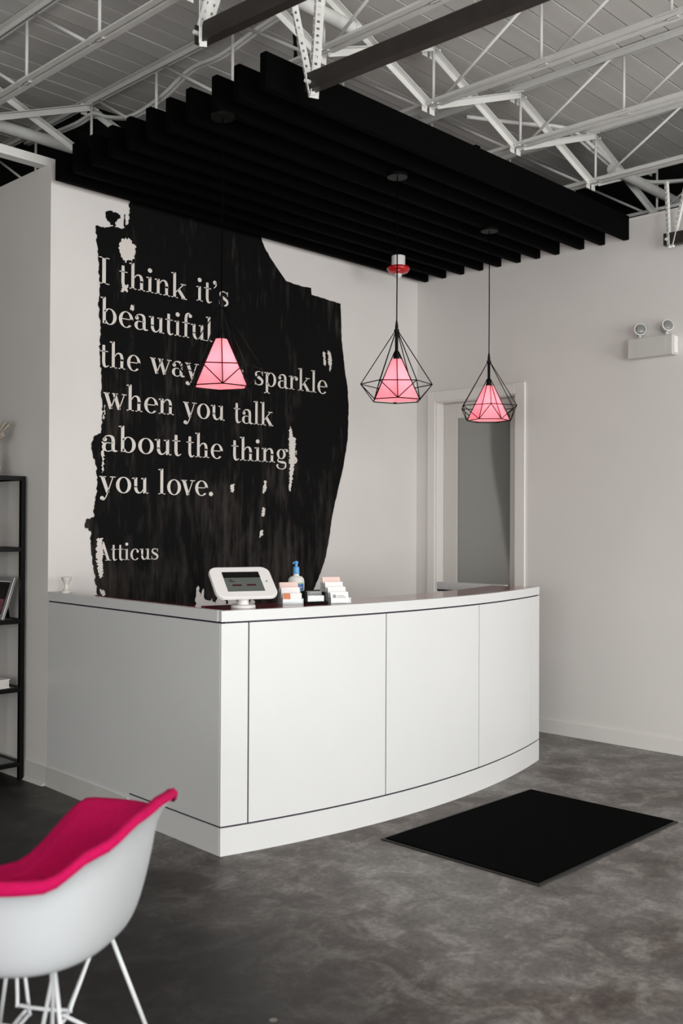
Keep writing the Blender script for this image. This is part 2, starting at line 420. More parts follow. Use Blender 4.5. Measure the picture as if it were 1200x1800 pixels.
# wall caps
struct(MB().box(W - .006, W + .126, REAR_Y, .12, HW, HW + .02).build('trim_1', 'trim'))
struct(MB().box(-3.2, 0.10, 0.06, 0.13, HW + .001, HW + .05).build('trim_2', 'steel'))

# door in the right wall
dr = bpy.data.objects.new('door_1', None); col.objects.link(dr); dr.location = (W, DY1, 0); struct(dr)
dw = DY1 - DY0
cs = MB(); cs.box(-.018, 0, -dw - .072, -dw + .012, 0, DH + .068).box(-.018, 0, -.012, .058, 0, DH + .068).box(-.018, 0, -dw + .012, -.012, DH - .012, DH + .068)
cs.build('door_casing', 'trim', dr, bevel=.004)
jb = MB(); jb.box(0, .125, -.02, 0, 0, DH).box(0, .125, -dw, -dw + .02, 0, DH).box(0, .125, -dw + .02, -.02, DH - .02, DH)
jb.build('door_jamb', 'trim', dr)
lf = MB(); a0, a1 = -dw + .022, -.022
lf.box(.085, .125, a1 - .125, a1, .01, DH - .022).box(.085, .125, a0, a0 + .10, .01, DH - .022).box(.085, .125, a0 + .10, a1 - .125, DH - .14, DH - .022).box(.085, .125, a0 + .10, a1 - .125, .01, .24)
lf.build('door_leaf', 'door', dr, bevel=.003)
MB().box(.10, .11, a0 + .10, a1 - .125, .24, DH - .14).build('glass_pane', 'frosted', dr)
hd = MB(); hd.tube([(.085, a0 + .05, 1.0), (.04, a0 + .05, 1.0), (.035, a0 + .06, 1.0), (.035, a0 + .16, 1.0)], .009)
hd.build('door_handle', 'silver', dr, smooth=True)
# dark sheet behind the glass, standing in for a dark reflection
cu = MB(); rows = []
for i in range(13):
    t = i / 12; z = 2.26 - 1.15 * t
    e = -.20 - .0 + 0.0
    wv = .30 - .16 * t ** 2
    rows.append([(W + .30 + .02 * math.sin(j * 1.7), DY0 + .06 + wv * j / 10, z) for j in range(11)])
cu.grid(rows); cu.v = [(p[0] - W, p[1] - DY1, p[2]) for p in cu.v]
fixn(cu.build('hanging_cloth', 'curtain', dr, smooth=True))

# ------------------------------------------------------------------ bar joists
JZ = 3.722; JT = 4.045
JX = [-0.30, 0.51, 1.35, 2.18, 3.06, 3.93]
JL = ['white steel bar joist crossing the top left corner of the ceiling',
      'white steel bar joist passing over the left ends of the black slats', 'white steel bar joist over the middle of the front black slat, beside the galvanised track',
      'white steel bar joist, second one in from the right wall', 'white steel bar joist closest to the right wall top', 'white steel bar joist in the dark gap beyond the right wall']
def angle_pair(z, up, y0, y1, gap=.018, leg=.030, t=.005):
    """two back-to-back angles; returns two MBs"""
    out = []
    for sgn in (-1, 1):
        a = gap / 2 * sgn; b = (gap / 2 + t) * sgn; c = (gap / 2 + leg) * sgn
        A = MB()
        z0, z1 = (z, z + leg) if up else (z - leg, z)
        A.box(min(a, b), max(a, b), y0, y1, z0, z1)
        zz = (z, z + t) if up else (z - t, z)
        A.box(min(b, c), max(b, c), y0, y1, *zz)
        out.append(A)
    return out
vert_y = [-1.63 + .68 * k for k in range(-5, 6)]
for jx, jl in zip(JX, JL):
    J = thing('bar_joist', jl, 'joist', (jx, 0, JZ), group='white steel bar joists under the deck')
    for A in angle_pair(0, True, REAR_Y + .02, YB - .02): A.build('bottom_chord', 'steel', J)
    for A in angle_pair(HC - JZ - .002, False, REAR_Y + .02, YB - .02): A.build('top_chord', 'steel', J)
    for y in vert_y:
        MB().tube([(0, y, .01), (0, y, JT - JZ)], .0085, 8).build('web_rod', 'steel', J, smooth=True)
        if y < -1.3: MB().tube([(0, y - .05, .01), (0, y - .60, JT - JZ + .02)], .0085, 8).build('web_rod', 'steel', J, smooth=True)
        elif y > -1.0: MB().tube([(0, y - .06, JT - JZ + .02), (0, y - .60, .01)], .0085, 8).build('web_rod', 'steel', J, smooth=True)
        MB().box(-.03, .03, y - .045, y + .045, .012, .02).box(-.013, .013, y - .03, y + .02, 0, .03).build('spacer', 'steel', J)
# cross bridging bolted between neighbouring joists
def bridging(y, jidx):
    for i in jidx:
        a, b = JX[i], JX[i + 1]; par = [o for o in col.objects if o.get('category') == 'joist' and abs(o.location.x - a) < 1e-4][0]
        dx = b - a
        for (z0, z1, yo) in ((JT - JZ - .02, .0, 0.02), (.0, JT - JZ - .02, -.02)):
            B = MB().bar((.02, y + yo, z0), (dx - .02, y + yo, z1), .004, .036, (0, 0, 1))
            B.bar((.02, y + yo - .016, z0 + .016), (dx - .02, y + yo - .016, z1 + .016), .034, .004, (0, 0, 1))
            B.build('bridging_bar', 'steel', par)
        for z, xx in ((.0, dx - .032), (.0, .032), (JT - JZ - .02, .032), (JT - JZ - .02, dx - .032)):
            g = MB().box(xx - .022, xx + .022, y + .024, y + .028, z - .035, z + .035)
            g.tube([(xx, y - .03, z), (xx, y + .034, z)], .008, 6)
            g.build('bolt_plate', 'steel', par)
bridging(-1.62, range(0, 5)); bridging(0.42, range(0, 2))

# ------------------------------------------------------------------ slat canopy
SY = [-.115, -.290, -.462, -.636, -.797, -.965, -1.128, -1.285, -1.478, -1.635, -1.81]   # front faces
SZ0, SZ1 = 3.334, 3.492
sc_ = thing('slat_canopy', 'black slatted wooden canopy hanging over the reception desk', 'canopy', (-0.02, 0, SZ0))
sl0 = None
for y in SY:
    if sl0 is None:
        sl0 = MB().box(0, W + .02 - .004, 0, .04, 0, SZ1 - SZ0).build('slat', 'slat', sc_, bevel=.004); o = sl0
    else:
        o = sl0.copy(); col.objects.link(o); o.parent = sc_
    o.location = (0, y, 0)
for x in (.45, 1.6, 2.8):
    MB().box(x - .02, x + .02, SY[-1] + .05, -.09, SZ1 - SZ0, SZ1 - SZ0 + .04).build('cross_batten', 'slat', sc_)

# ------------------------------------------------------------------ suspended door tracks on perforated angle
def perforated(a, b, w, facing):
    """L-shaped punched angle: two flanges made of rails and bridges, so the holes are real"""
    a, b = Vector(a), Vector(b); L = (b - a).length; d = (b - a).normalized()
    n = Vector(facing); s1 = d.cross(n).normalized(); n = s1.cross(d).normalized()
    A = MB(); t = .003
    for (u, off) in ((s1, n), (n, s1)):
        o0 = a + u * (w / 2)
        for k in (-1, 1):
            c0 = a + u * (w / 2 + k * w * .325); A.bar(c0, c0 + d * L, t, w * .35, u)
        pitch = .032; cnt = int(L / pitch)
        for i in range(cnt + 1):
            p = a + u * (w / 2) + d * (i * pitch); q = p + d * min(.021, L - i * pitch)
            if (q - p).length > .003: A.bar(p, q, t, w * .31, u)
    return A
def track(name, x, y_end, z, y_far, zfar, label, hangers):
    T = thing(name, label, 'track', (x, y_end, z), group='suspended door tracks')
    L = y_far - y_end; dz = zfar - z
    C = MB(); hgt = .075; wd = .045; t = .005
    def P(px, py, pz): return (px, py, pz + dz * py / L)
    for (xa, xb, za, zb) in ((-wd / 2, -wd / 2 + t, 0, hgt), (-wd / 2 + t, wd / 2, hgt - t, hgt), (-wd / 2 + t, wd / 2, 0, t), (wd / 2 - t, wd / 2, t, .02), (wd / 2 - t, wd / 2, hgt - .02, hgt - t)):
        vs = [P(xx, yy, zz) for zz in (za, zb) for yy in (L, 0) for xx in (xa, xb)]
        C.add(vs, [(0, 2, 3, 1), (4, 5, 7, 6), (0, 1, 5, 4), (2, 6, 7, 3), (0, 4, 6, 2), (1, 3, 7, 5)])
    C.build('channel', 'galv', T)
    for a, b, wdt, fc in hangers:
        h = perforated(a, b, wdt, fc); h.v = [(p[0] - x, p[1] - y_end, p[2] - z) for p in h.v]
        h.build('hanger_angle', 'steel', T)
    MB().tube([(-.05, -.03, .03), (.03, -.03, .03)], .009, 6).build('bolt', 'steel', T)
    return T
track('door_track', .150, -1.90, 3.335, -4.6, 3.29, 'galvanised overhead track with V shaped perforated hangers before the slats',
      [((.140, -1.91, 3.315), (0.0, -1.885, 3.86), .032, (-.6, -.8, 0)), ((.150, -1.90, 3.315), (.20, -1.90, 3.95), .045, (-.5, -.85, 0))])
track('door_track', -.42, -1.86, 3.355, -4.2, 3.27, 'dark overhead track above the left slat ends near the ceiling edge',
      [((-.45, -1.90, 3.33), (-.45, -1.90, 3.95), .03, (-.6, -.8, 0)), ((-.43, -1.90, 3.41), (-.43, -2.2, 3.95), .04, (-.9, -.3, 0))])
track('door_track', 3.10, -2.10, 3.22, -4.6, 3.18, 'short end of dark track on perforated hangers at the right wall top',
      [((3.07, -2.13, 3.20), (3.07, -2.11, 3.62), .03, (-.6, -.8, 0)), ((3.09, -2.14, 3.21), (3.09, -2.24, 3.62), .03, (-.5, -.8, 0))])

# pipes and cables under the deck
def pipe(pts, r, label, name='sprinkler_pipe', caps=True, m='steel', cat='pipe'):
    T = thing(name, label, cat, pts[0])
    q = [Vector(p) - Vector(pts[0]) for p in pts]
    MB().tube(q, r, 14).build('tube', m, T, smooth='auto')
    if caps:
        e = q[-1]; d = (q[-1] - q[-2]).normalized()
        MB().tube([e - d * .03, e + d * .004, e + d * .02], [r * 1.12, r * 1.12, r * .7], 14).build('end_cap', m, T, smooth='auto')
    return T
pipe([(-2.6, .61, 3.83), (.72, .61, 3.83)], .036, 'white pipe in the dark upper left, beneath the bridging bars')
pipe([(-1.0, -1.72, 3.845), (.64, -1.72, 3.845)], .033, 'short white capped pipe behind the V shaped hangers')
pipe([(3.2, -1.67, 3.845), (4.28, -1.67, 3.845)], .034, 'white pipe running over the top of the right wall')
cab = thing('conduit_cable', 'pale flexible cable sagging along the joist over the slat ends', 'cable', (.51, 0, 3.95))
for off in (0, .025):
    pts = cat_rom([(-.02 + off, 1.2, .06), (-.01 + off, .62, .03), (0 + off, .40, .045), (.03 + off, .28, .0), (.05 + off, .05, -.05), (.05 + off, -.25, -.02), (.02 + off, -.55, .03), (.0 + off, -.85, .01), (.02 + off, -1.15, .07), (.03 + off, -1.45, .10)], 6)
    MB().tube(pts, .011, 8).build('strand', 'steel', cab, smooth=True)
c2 = MB(); pts = cat_rom([(.62, -1.30, 4.06), (.60, -1.34, 3.80), (.57, -1.36, 3.62), (.55, -1.37, 3.50)], 10)
c2.tube(pts, [.011 if i % 2 else .0085 for i in range(len(pts))], 8)
tag(c2.build('flexible_conduit', 'black', smooth=True), 'black ribbed flexible cable dropping from the deck behind a slat', 'cable')
c3 = thing('conduit_cable', 'pale wavy flexible conduit above the right wall pipe', 'cable', (2.9, -1.6, 3.9))
for off in (0, .03):
    pts = cat_rom([(-.75, .35, .10), (-.4, .2, .12), (-.1 , .02 + off, .12), (.2, -.02 + off, .05), (.45, -.03 + off, .0), (.65, -.06 + off, -.02), (.9, -.08 + off, .0), (1.3, -.3 + off, .08)], 6)
    MB().tube(pts, .013, 8).build('strand', 'steel', c3, smooth=True)
# round duct far back in the dark
dct = thing('air_duct', 'round dark duct in the shadow beyond the right wall', 'duct', (4.6, -1.0, 3.72))
MB().tube([(0, -3, 0), (0, 3, 0)], .26, 28).build('duct_body', 'pewter', dct, smooth='auto')
for k in range(-4, 5): MB().tube([(0, k * .6 - .015, 0), (0, k * .6 + .015, 0)], .268, 28).build('duct_seam', 'pewter', dct, smooth='auto')

# ------------------------------------------------------------------ wall mural
mu = thing('wall_mural', 'black brush painted patch with white serif quotation on the back wall', 'mural', (0, 0, 0))
LEFT = [[0.514, 3.45], [0.514, 3.367], [0.515, 3.256], [0.49, 3.20], [0.46, 3.186], [0.393, 3.185], [0.347, 3.166], [0.283, 3.165], [0.295, 3.059], [0.303, 2.978], [0.316, 2.832], [0.309, 2.699], [0.322, 2.569], [0.315, 2.436], [0.332, 2.306], [0.333, 2.174], [0.341, 2.06], [0.331, 1.97], [0.289, 1.954], [0.267, 1.907], [0.279, 1.839], [0.302, 1.777], [0.31, 1.715], [0.303, 1.623], [0.289, 1.548], [0.286, 1.486], [0.234, 1.472], [0.227, 1.433], [0.268, 1.404], [0.265, 1.335], [0.28, 1.244], [0.292, 1.165], [0.308, 1.073], [0.316, 1.036], [0.339, 1.026], [0.34, 0.93]]
BOT = [[.42, .90], [.52, .88], [.66, .90], [.80, .885], [.98, .91], [1.022, .935], [1.03, 1.043], [1.044, 1.062], [1.061, .991], [1.082, 1.044], [1.1, .973], [1.125, .963], [1.153, .974], [1.186, .93], [1.21, 1.01], [1.24, .99], [1.27, .93], [1.33, 1.0], [1.36, .95], [1.42, .92], [1.50, .95], [1.55, .90], [1.70, .87], [1.9, .86]]
RIGHT = [[2.0, 0.90], [2.062, 0.997], [2.129, 1.107], [2.179, 1.218], [2.207, 1.331], [2.246, 1.521], [2.298, 1.694], [2.356, 1.868], [2.399, 2.064], [2.407, 2.297], [2.394, 2.449], [2.363, 2.578], [2.332, 2.768], [2.325, 2.919], [2.318, 3.041], [2.025, 3.058], [2.02, 3.105], [1.92, 3.1], [1.781, 3.111], [1.722, 3.163], [1.649, 3.23], [1.597, 3.285], [1.561, 3.339], [1.54, 3.45]]
def rough(pts, step, amp, seed):
    rr = random.Random(seed); out = []
    for a, b in zip(pts, pts[1:]):
        a, b = Vector(a), Vector(b); n = max(1, int((b - a).length / step)); d = (b - a).normalized(); nr = Vector((-d.y, d.x))
        for i in range(n):
            out.append(tuple(a + (b - a) * (i / n) + nr * (rr.uniform(-1, 1) * amp if i else rr.uniform(-.3, .3) * amp)))
    return out
outline = rough(LEFT, .012, .006, 1) + rough([LEFT[-1]] + BOT + [RIGHT[0]], .015, .012, 2) + rough(RIGHT, .02, .0025, 3) + [tuple(RIGHT[-1])]
from mathutils.geometry import tessellate_polygon
def flat(poly, y):
    tri = tessellate_polygon([[Vector((p[0], p[1], 0)) for p in poly]])
    return [(p[0], y, p[1]) for p in poly], [tuple(t) for t in tri]
def orient(A):
    out = []
    for f in A.f:
        a, b, c = (Vector(A.v[i]) for i in f[:3])
        out.append(f if (b - a).cross(c - a).y < 0 else tuple(reversed(f)))
    A.f = out; return A
pb = MB(); pb.add(*flat(outline, -.003)); orient(pb).build('paint_patch', 'brush', mu)
def blob(pts, name, m, y, amp=.006, step=.008, seed=5):
    q = rough(pts + [pts[0]], step, amp, seed); b = MB(); b.add(*flat(q, y)); return orient(b).build(name, m, mu)
blob([[0.35, 3.26], [0.386, 3.275], [0.45, 3.267], [0.454, 3.249], [0.417, 3.216], [0.42, 3.19], [0.385, 3.19], [0.378, 3.207], [0.356, 3.223]], 'brush_stroke', 'brush', -.003, .004)
blob([[0.476, 3.20], [0.478, 3.27], [0.484, 3.28], [0.49, 3.20]], 'brush_stroke', 'brush', -.003, .002)
for i, pts in enumerate([
    [[0.442, 3.085], [0.469, 3.13], [0.521, 3.138], [0.535, 3.112], [0.563, 3.102], [0.554, 3.044], [0.535, 3.004], [0.507, 3.012], [0.489, 2.989], [0.47, 3.012], [0.448, 3.04]],
    [[0.472, 2.856], [0.509, 2.862], [0.505, 2.819], [0.454, 2.817]], [[0.532, 2.748], [0.553, 2.754], [0.547, 2.718], [0.525, 2.715]],
    [[2.136, 2.665], [2.163, 2.672], [2.169, 2.574], [2.148, 2.581]], [[2.184, 2.686], [2.217, 2.675], [2.228, 2.6], [2.212, 2.532], [2.196, 2.596]],
    [[1.819, 2.117], [1.839, 2.101], [1.852, 2.047], [1.877, 2.039], [1.873, 1.902], [1.854, 1.791], [1.83, 1.672], [1.815, 1.681], [1.823, 1.845], [1.812, 2.026]],
    [[1.591, 1.742], [1.61, 1.746], [1.606, 1.684], [1.582, 1.648], [1.577, 1.692]], [[1.576, 1.559], [1.6, 1.554], [1.593, 1.506], [1.569, 1.497]], [[1.556, 1.409], [1.584, 1.412], [1.58, 1.373], [1.552, 1.352]],
    [[0.304, 1.361], [0.343, 1.367], [0.351, 1.287], [0.344, 1.226], [0.352, 1.141], [0.331, 1.131], [0.317, 1.181], [0.305, 1.257]],
    [[0.333, 1.073], [0.364, 1.059], [0.36, 1.033], [0.339, 1.027]], [[.338, 1.93], [.352, 1.92], [.35, 1.80], [.343, 1.74], [.336, 1.80]], [[.345, 2.13], [.353, 2.14], [.352, 2.06], [.346, 2.05]],
    [[1.30, 1.70], [1.33, 1.71], [1.325, 1.66], [1.30, 1.655]]]):
    blob(pts, 'bare_spot', 'letter', -.005, .007, .006, 20 + i)

# --- a fat-and-thin serif alphabet, one unit = x height
S, HH = .192, .055
class G:
    def __init__(s): s.p = []          # list of quads/polys
    def rect(s, x0, y0, x1, y1): s.p.append([(x0, y0), (x1, y0), (x1, y1), (x0, y1)]); return s
    def poly(s, pts): s.p.append(pts); return s
    def ball(s, cx, cy, r): s.p.append([(cx + r * math.cos(2 * PI * i / 16), cy + r * math.sin(2 * PI * i / 16)) for i in range(16)]); return s
    def ring(s, cx, cy, rx, ry, tx=S, ty=HH, a0=0, a1=360):
        n = max(6, int(abs(a1 - a0) / 10))
        for i in range(n):
            q = []
            for a, (u, v) in ((a0 + (a1 - a0) * i / n, (0, 1)), (a0 + (a1 - a0) * (i + 1) / n, (1, 0))):
                r = math.radians(a); o = (cx + rx * math.cos(r), cy + ry * math.sin(r)); k = (cx + (rx - tx) * math.cos(r), cy + (ry - ty) * math.sin(r))
                q += [o, k] if u == 0 else [k, o]
            s.p.append(q)
        return s
    def stroke(s, pts, ws, smooth=True):
        P = [Vector((a, b, w)) for (a, b), w in zip(pts, ws)]
        if smooth: P = cat_rom(P, 6)
        L = []
        for i, p in enumerate(P):
            d = (P[min(i + 1, len(P) - 1)] - P[max(i - 1, 0)]).to_2d().normalized(); n = Vector((-d.y, d.x)) * p.z / 2
            L.append((p.to_2d() + n, p.to_2d() - n))
        for (a, b), (c, d) in zip(L, L[1:]): s.p.append([tuple(a), tuple(b), tuple(d), tuple(c)])
        return s
    def serif(s, cx, y, l=.23, r=.23): return s.rect(cx - l, y, cx + r, y + HH)
    def flag(s, x, top): return s.poly([(x - .14, top - .03), (x + S * .5, top), (x + S * .5, top - HH - .05), (x - .14, top - HH - .03)])
    def stem(s, x, y0, y1): return s.rect(x, y0, x + S, y1)
ASC = 1.66; DSC = -.52
def glyph(c):
    g = G()
    if c in 'nhm':
        g.stem(.13, 0, 1 if c != 'h' else ASC).flag(.13, 1 if c != 'h' else ASC).serif(.235, 0)
        g.stroke([(.30, .68), (.44, .90), (.60, .965), (.74, .88), (.80, .68), (.80, .5)], [.05, .06, .09, .17, S, S]); g.stem(.6975, 0, .62).serif(.80, 0); return g, 1.08
    if c == 'i': return g.stem(.13, 0, 1).flag(.13, 1).serif(.235, 0).ball(.225, 1.42, .145), .52
    if c == 'l': return g.stem(.13, 0, ASC).flag(.13, ASC).serif(.235, 0), .52
    if c == 'I': return g.stem(.18, 0, ASC).serif(.285, 0, .28, .28).serif(.285, ASC - HH, .28, .28), .62
    if c == 'k':
        g.stem(.13, 0, ASC).flag(.13, ASC).serif(.235, 0)
        g.stroke([(.33, .40), (.84, .96)], [.06, .06], False).rect(.64, 1 - HH, 1.02, 1)
        g.stroke([(.50, .58), (.90, .03)], [.21, .23], False).rect(.70, 0, 1.10, HH); return g, 1.12
    if c == 't': return g.stroke([(.235, 1.36), (.235, .9), (.235, .3), (.30, .07), (.42, .025), (.56, .12)], [S * .9, S, S, .17, .08, .05]).rect(0, 1 - HH, .52, 1), .60
    if c == 'f': return g.stem(.16, 0, 1.3).serif(.265, 0).stroke([(.262, 1.28), (.30, 1.50), (.42, 1.63), (.55, 1.60)], [S, .17, .08, .06]).ball(.57, 1.47, .12).rect(0, 1 - HH, .54, 1), .58
    if c == 'b': return g.stem(.13, 0.02, ASC).flag(.13, ASC).ring(.56, .49, .44, .51, .21, .05, -145, 145).stroke([(.30, .2), (.22, .03)], [.05, .05]), 1.08
    if c == 'p': return g.stem(.13, DSC, 1).flag(.13, 1).serif(.235, DSC).ring(.56, .49, .44, .51, .21, .05, -145, 145), 1.08
    if c == 'o': return g.ring(.50, .49, .47, .52, .21, .05), 1.0
    if c == 'e': return g.ring(.49, .49, .46, .52, .21, .05, 0, 318).rect(.22, .49, .93, .49 + HH), .96
    if c == 'c': return g.ring(.49, .49, .46, .52, .21, .05, 48, 318).ball(.74, .76, .12), .92
    if c == 'a':
        g.stroke([(.14, .70), (.20, .90), (.42, .975), (.60, .90), (.665, .70), (.665, .2), (.74, .05), (.92, .05)], [.05, .05, .08, .17, S, S, .14, .05]).ball(.19, .73, .125)
        g.ring(.36, .27, .33, .29, .20, .045, 60, 300).stroke([(.50, .51), (.66, .58)], [.05, .05]).stroke([(.50, .02), (.62, .14)], [.05, .06]); return g, .95
    if c == 'u':
        g.stem(.13, .38, 1).flag(.13, 1); g.stroke([(.2325, .45), (.235, .28), (.32, .10), (.47, .03), (.64, .14), (.72, .32)], [S, S, .17, .08, .06, .05])
        g.stem(.70, 0, 1).flag(.70, 1).rect(.80, 0, 1.04, HH); return g, 1.06
    if c == 's':
        g.stroke([(.70, .74), (.60, .90), (.40, .975), (.20, .90), (.15, .74), (.26, .60), (.50, .47), (.66, .34), (.66, .16), (.52, .035), (.34, .01), (.16, .08), (.08, .28)],
                 [.04, .05, .06, .11, .15, .18, .21, .18, .15, .10, .055, .05, .04]); g.rect(.665, .68, .715, 1.0).rect(.065, -.01, .115, .32); return g, .80
    if c in 'vw':
        def vee(x, w=.74):
            g.stroke([(x + .10, .97), (x + w * .54, .0)], [.22, .20], False); g.stroke([(x + w * .54, .03), (x + w - .02, .97)], [.06, .06], False)
        vee(.03); g.rect(-.04, 1 - HH, .34, 1)
        if c == 'v': g.rect(.58, 1 - HH, .90, 1); return g, .86
        vee(.55); g.rect(.50, 1 - HH, .86, 1).rect(1.10, 1 - HH, 1.42, 1); return g, 1.38
    if c == 'y':
        g.stroke([(.14, .97), (.47, .0)], [.22, .20], False).rect(-.04, 1 - HH, .36, 1).rect(.60, 1 - HH, .94, 1)
        g.stroke([(.78, .97), (.47, .02), (.36, -.28), (.24, -.46), (.12, -.46)], [.06, .06, .06, .06, .05]).ball(.13, -.36, .125); return g, .90
    if c == 'r': return g.stem(.13, 0, 1).flag(.13, 1).serif(.235, 0).stroke([(.31, .66), (.42, .90), (.56, .97), (.66, .93)], [.05, .05, .06, .06]).ball(.66, .82, .13), .78
    if c == 'g':
        g.ring(.42, .64, .36, .36, .19, .045).stroke([(.60, .93), (.72, 1.0), (.86, .98)], [.05, .05, .06]).ball(.88, .92, .10)
        g.stroke([(.24, .34), (.15, .22), (.20, .10), (.45, .055), (.72, .02), (.80, -.14)], [.05, .07, .10, .16, .15, .08]); g.ring(.44, -.22, .40, .25, .13, .05, 20, -210); return g, .94
    if c == 'A':
        g.stroke([(.60, 1.64), (1.14, .03)], [.22, .24], False).stroke([(.60, 1.62), (.14, .03)], [.06, .06], False).rect(.30, .50, .98, .50 + HH)
        g.rect(-.06, 0, .38, HH).rect(.86, 0, 1.40, HH); return g, 1.36
    if c == "'": return g.ball(.16, 1.46, .135).stroke([(.24, 1.46), (.26, 1.32), (.20, 1.18), (.08, 1.08)], [.12, .09, .06, .04]), .40
    if c == '.': return g.ball(.17, .12, .15), .36
    return g, .4
def word(txt, x0, x1, base, xh):
    letters = []; pen = 0; sp = .035
    for c in txt:
        g, adv = glyph(c)
        letters.append([[(a + pen, b) for a, b in p] for p in g.p]); pen += adv + sp
    xs = [a for L in letters for p in L for a, b in p]; lo, hi = min(xs), max(xs); k = (x1 - x0) / (hi - lo)
    for L in letters:
        A = MB()
        for p in L:
            q = [(x0 + (a - lo) * k, base + b * xh) for a, b in p]
            A.add([(a, -.007, b) for a, b in q], [tuple(range(len(q)))])
        orient(A).build('letter', 'letter', mu)
XH = .0935
for t in [('I', .306, .377, 2.838), ('think', .444, .939, 2.842), ("it's", 1.011, 1.271, 2.852), ('beautiful', .318, 1.14, 2.608), ('the', .318, .597, 2.357), ('way', .664, 1.035, 2.359), ('you', 1.085, 1.414, 2.364),
          ('sparkle', 1.50, 2.183, 2.374), ('when', .342, .843, 2.117), ('you', .913, 1.246, 2.114), ('talk', 1.321, 1.667, 2.109), ('about', .335, .902, 1.869), ('the', .942, 1.233, 1.867), ('things', 1.303, 1.891, 1.865),
          ('you', .319, .66, 1.630), ('love.', .731, 1.154, 1.628)]:
    word(*t, XH)
word('Atticus', .297, .735, 1.234, .066)

# ------------------------------------------------------------------ reception desk
DK = thing('reception_desk', 'white curved reception desk with dark seam lines and maroon counter', 'desk', (0, 0, 0))
P0, P1, P2 = Vector((-.085, -1.612)), Vector((1.12, -1.785)), Vector((2.46, -1.590))
def circ(a, b, c):
    d = 2 * (a.x * (b.y - c.y) + b.x * (c.y - a.y) + c.x * (a.y - b.y))
    ux = (a.length_squared * (b.y - c.y) + b.length_squared * (c.y - a.y) + c.length_squared * (a.y - b.y)) / d
    uy = (a.length_squared * (c.x - b.x) + b.length_squared * (a.x - c.x) + c.length_squared * (b.x - a.x)) / d
    return Vector((ux, uy)), (a - Vector((ux, uy))).length
CC, CR = circ(P0, P1, P2)
def arc(x0, x1, off=0.0, n=16):
    """points of the front curve; off > 0 moves towards the room's inside (back of the desk)"""
    out = []
    a0 = math.asin((x0 - CC.x) / CR); a1 = math.asin((x1 - CC.x) / CR)
    for i in range(n + 1):
        a = a0 + (a1 - a0) * i / n; out.append((CC.x + (CR - off) * math.sin(a), CC.y - (CR - off) * math.cos(a)))
    return out
def curved(name, x0, x1, o0, o1, z0, z1, m, n=16, parent=None, bevel=.0):
    a = arc(x0, x1, o0, n); b = arc(x0, x1, o1, n)[::-1]
    A = MB(); k = n + 1
    vs = [(p[0], p[1], z) for z in (z0, z1) for p in a] + [(p[0], p[1], z) for z in (z0, z1) for p in b[::-1]]
    # layout: front bottom 0..k, front top k.., back bottom 2k.., back top 3k..
    fs = []
    for i in range(n):
        fs += [(i, i + 1, k + i + 1, k + i), (2 * k + i + 1, 2 * k + i, 3 * k + i, 3 * k + i + 1), (k + i, k + i + 1, 3 * k + i + 1, 3 * k + i), (i + 1, i, 2 * k + i, 2 * k + i + 1)]
    fs += [(0, k, 3 * k, 2 * k), (n, 2 * k + n, 3 * k + n, k + n)]
    return A.add(vs, fs).build(name, m, parent or DK, bevel=bevel)
XA, XB = P0.x, P2.x
def side_x(y): return P0.x * (y / P0.y)          # side leans slightly out from the wall corner to the front corner
def side_slab(name, ya, yb, o0, o1, z0, z1, m, bevel=0.0):
    vs = [(side_x(y) + o, y, z) for z in (z0, z1) for y in (ya, yb) for o in (o0, o1)]
    return MB().add(vs, [(0, 2, 3, 1), (4, 5, 7, 6), (0, 1, 5, 4), (2, 6, 7, 3), (0, 4, 6, 2), (1, 3, 7, 5)]).build(name, m, DK, bevel=bevel)
ZT, ZE, ZS = 1.07, 1.022, 1.014      # counter top, underside of edge band, top of panels
ZK0, ZK1 = .122, .130
# dark core that shows in the seams
curved('core', XA + .02, XB - .02, .006, .06, .0, ZE, 'seam', 24)
side_slab('core', P0.y + .03, -.004, .006, .05, 0, ZE, 'seam')
# front panels
for a, b in ((XA, .040), (.047, .817), (.824, 1.596), (1.602, 2.305), (2.307, XB)):
    curved('front_panel', a, b, 0, .012, ZK1, ZS, 'desk', 14)
curved('plinth', XA, XB, 0.0, .012, .0, ZK0, 'desk', 28)
# counter edge band + maroon top
curved('edge_band', XA, XB, -.001, .03, ZE, ZT, 'desk', 28)
curved('counter_top', XA + .028, XB - .03, .03, .30, ZE + .004, ZT - .0005, 'maroon', 28)
# side panels
side_slab('side_panel', P0.y + .012, -.858, 0, .006, ZK1, ZS, 'desk')
side_slab('side_panel', -.855, -.003, 0, .006, .0, ZS, 'desk')
side_slab('plinth', P0.y + .012, -.858, 0, .006, 0, ZK0, 'desk')
side_slab('edge_band', P0.y + .03, -.003, -.001, .03, ZE, ZT, 'desk')
side_slab('counter_top', P0.y + .30, -.003, .03, .075, ZE + .004, ZT - .0005, 'maroon')
side_slab('cove_base', -.858, -.003, -.010, 0, 0, .105, 'base')
# right return, inner shelf, work surface
RXO = XB - .055
MB().box(RXO, RXO + .04, -1.50, -.83, ZK0, ZE).box(RXO, RXO + .04, -1.5, -.83, 0, ZK0).build('return_panel', 'desk', DK)
MB().box(RXO - .004, RXO, -1.46, -.83, ZE - .012, ZE - .002).build('return_seam', 'seam', DK)
MB().box(RXO - .003, RXO + .05, -1.36, -.825, ZE, ZT - .001).build('return_top', 'desk', DK)
curved('work_surface', .06, RXO - .01, .30, .75, .72, .75, 'desk', 20)
curved('inner_panel', .06, RXO - .01, .285, .30, .72, ZE, 'desk', 20)
for x in (.9, 1.7): MB().box(x, x + .02, -1.66, -1.1, 0, .72).build('support_panel', 'desk', DK)
for x, y in ((1.02, -1.66), (1.20, -1.60)):
    pass

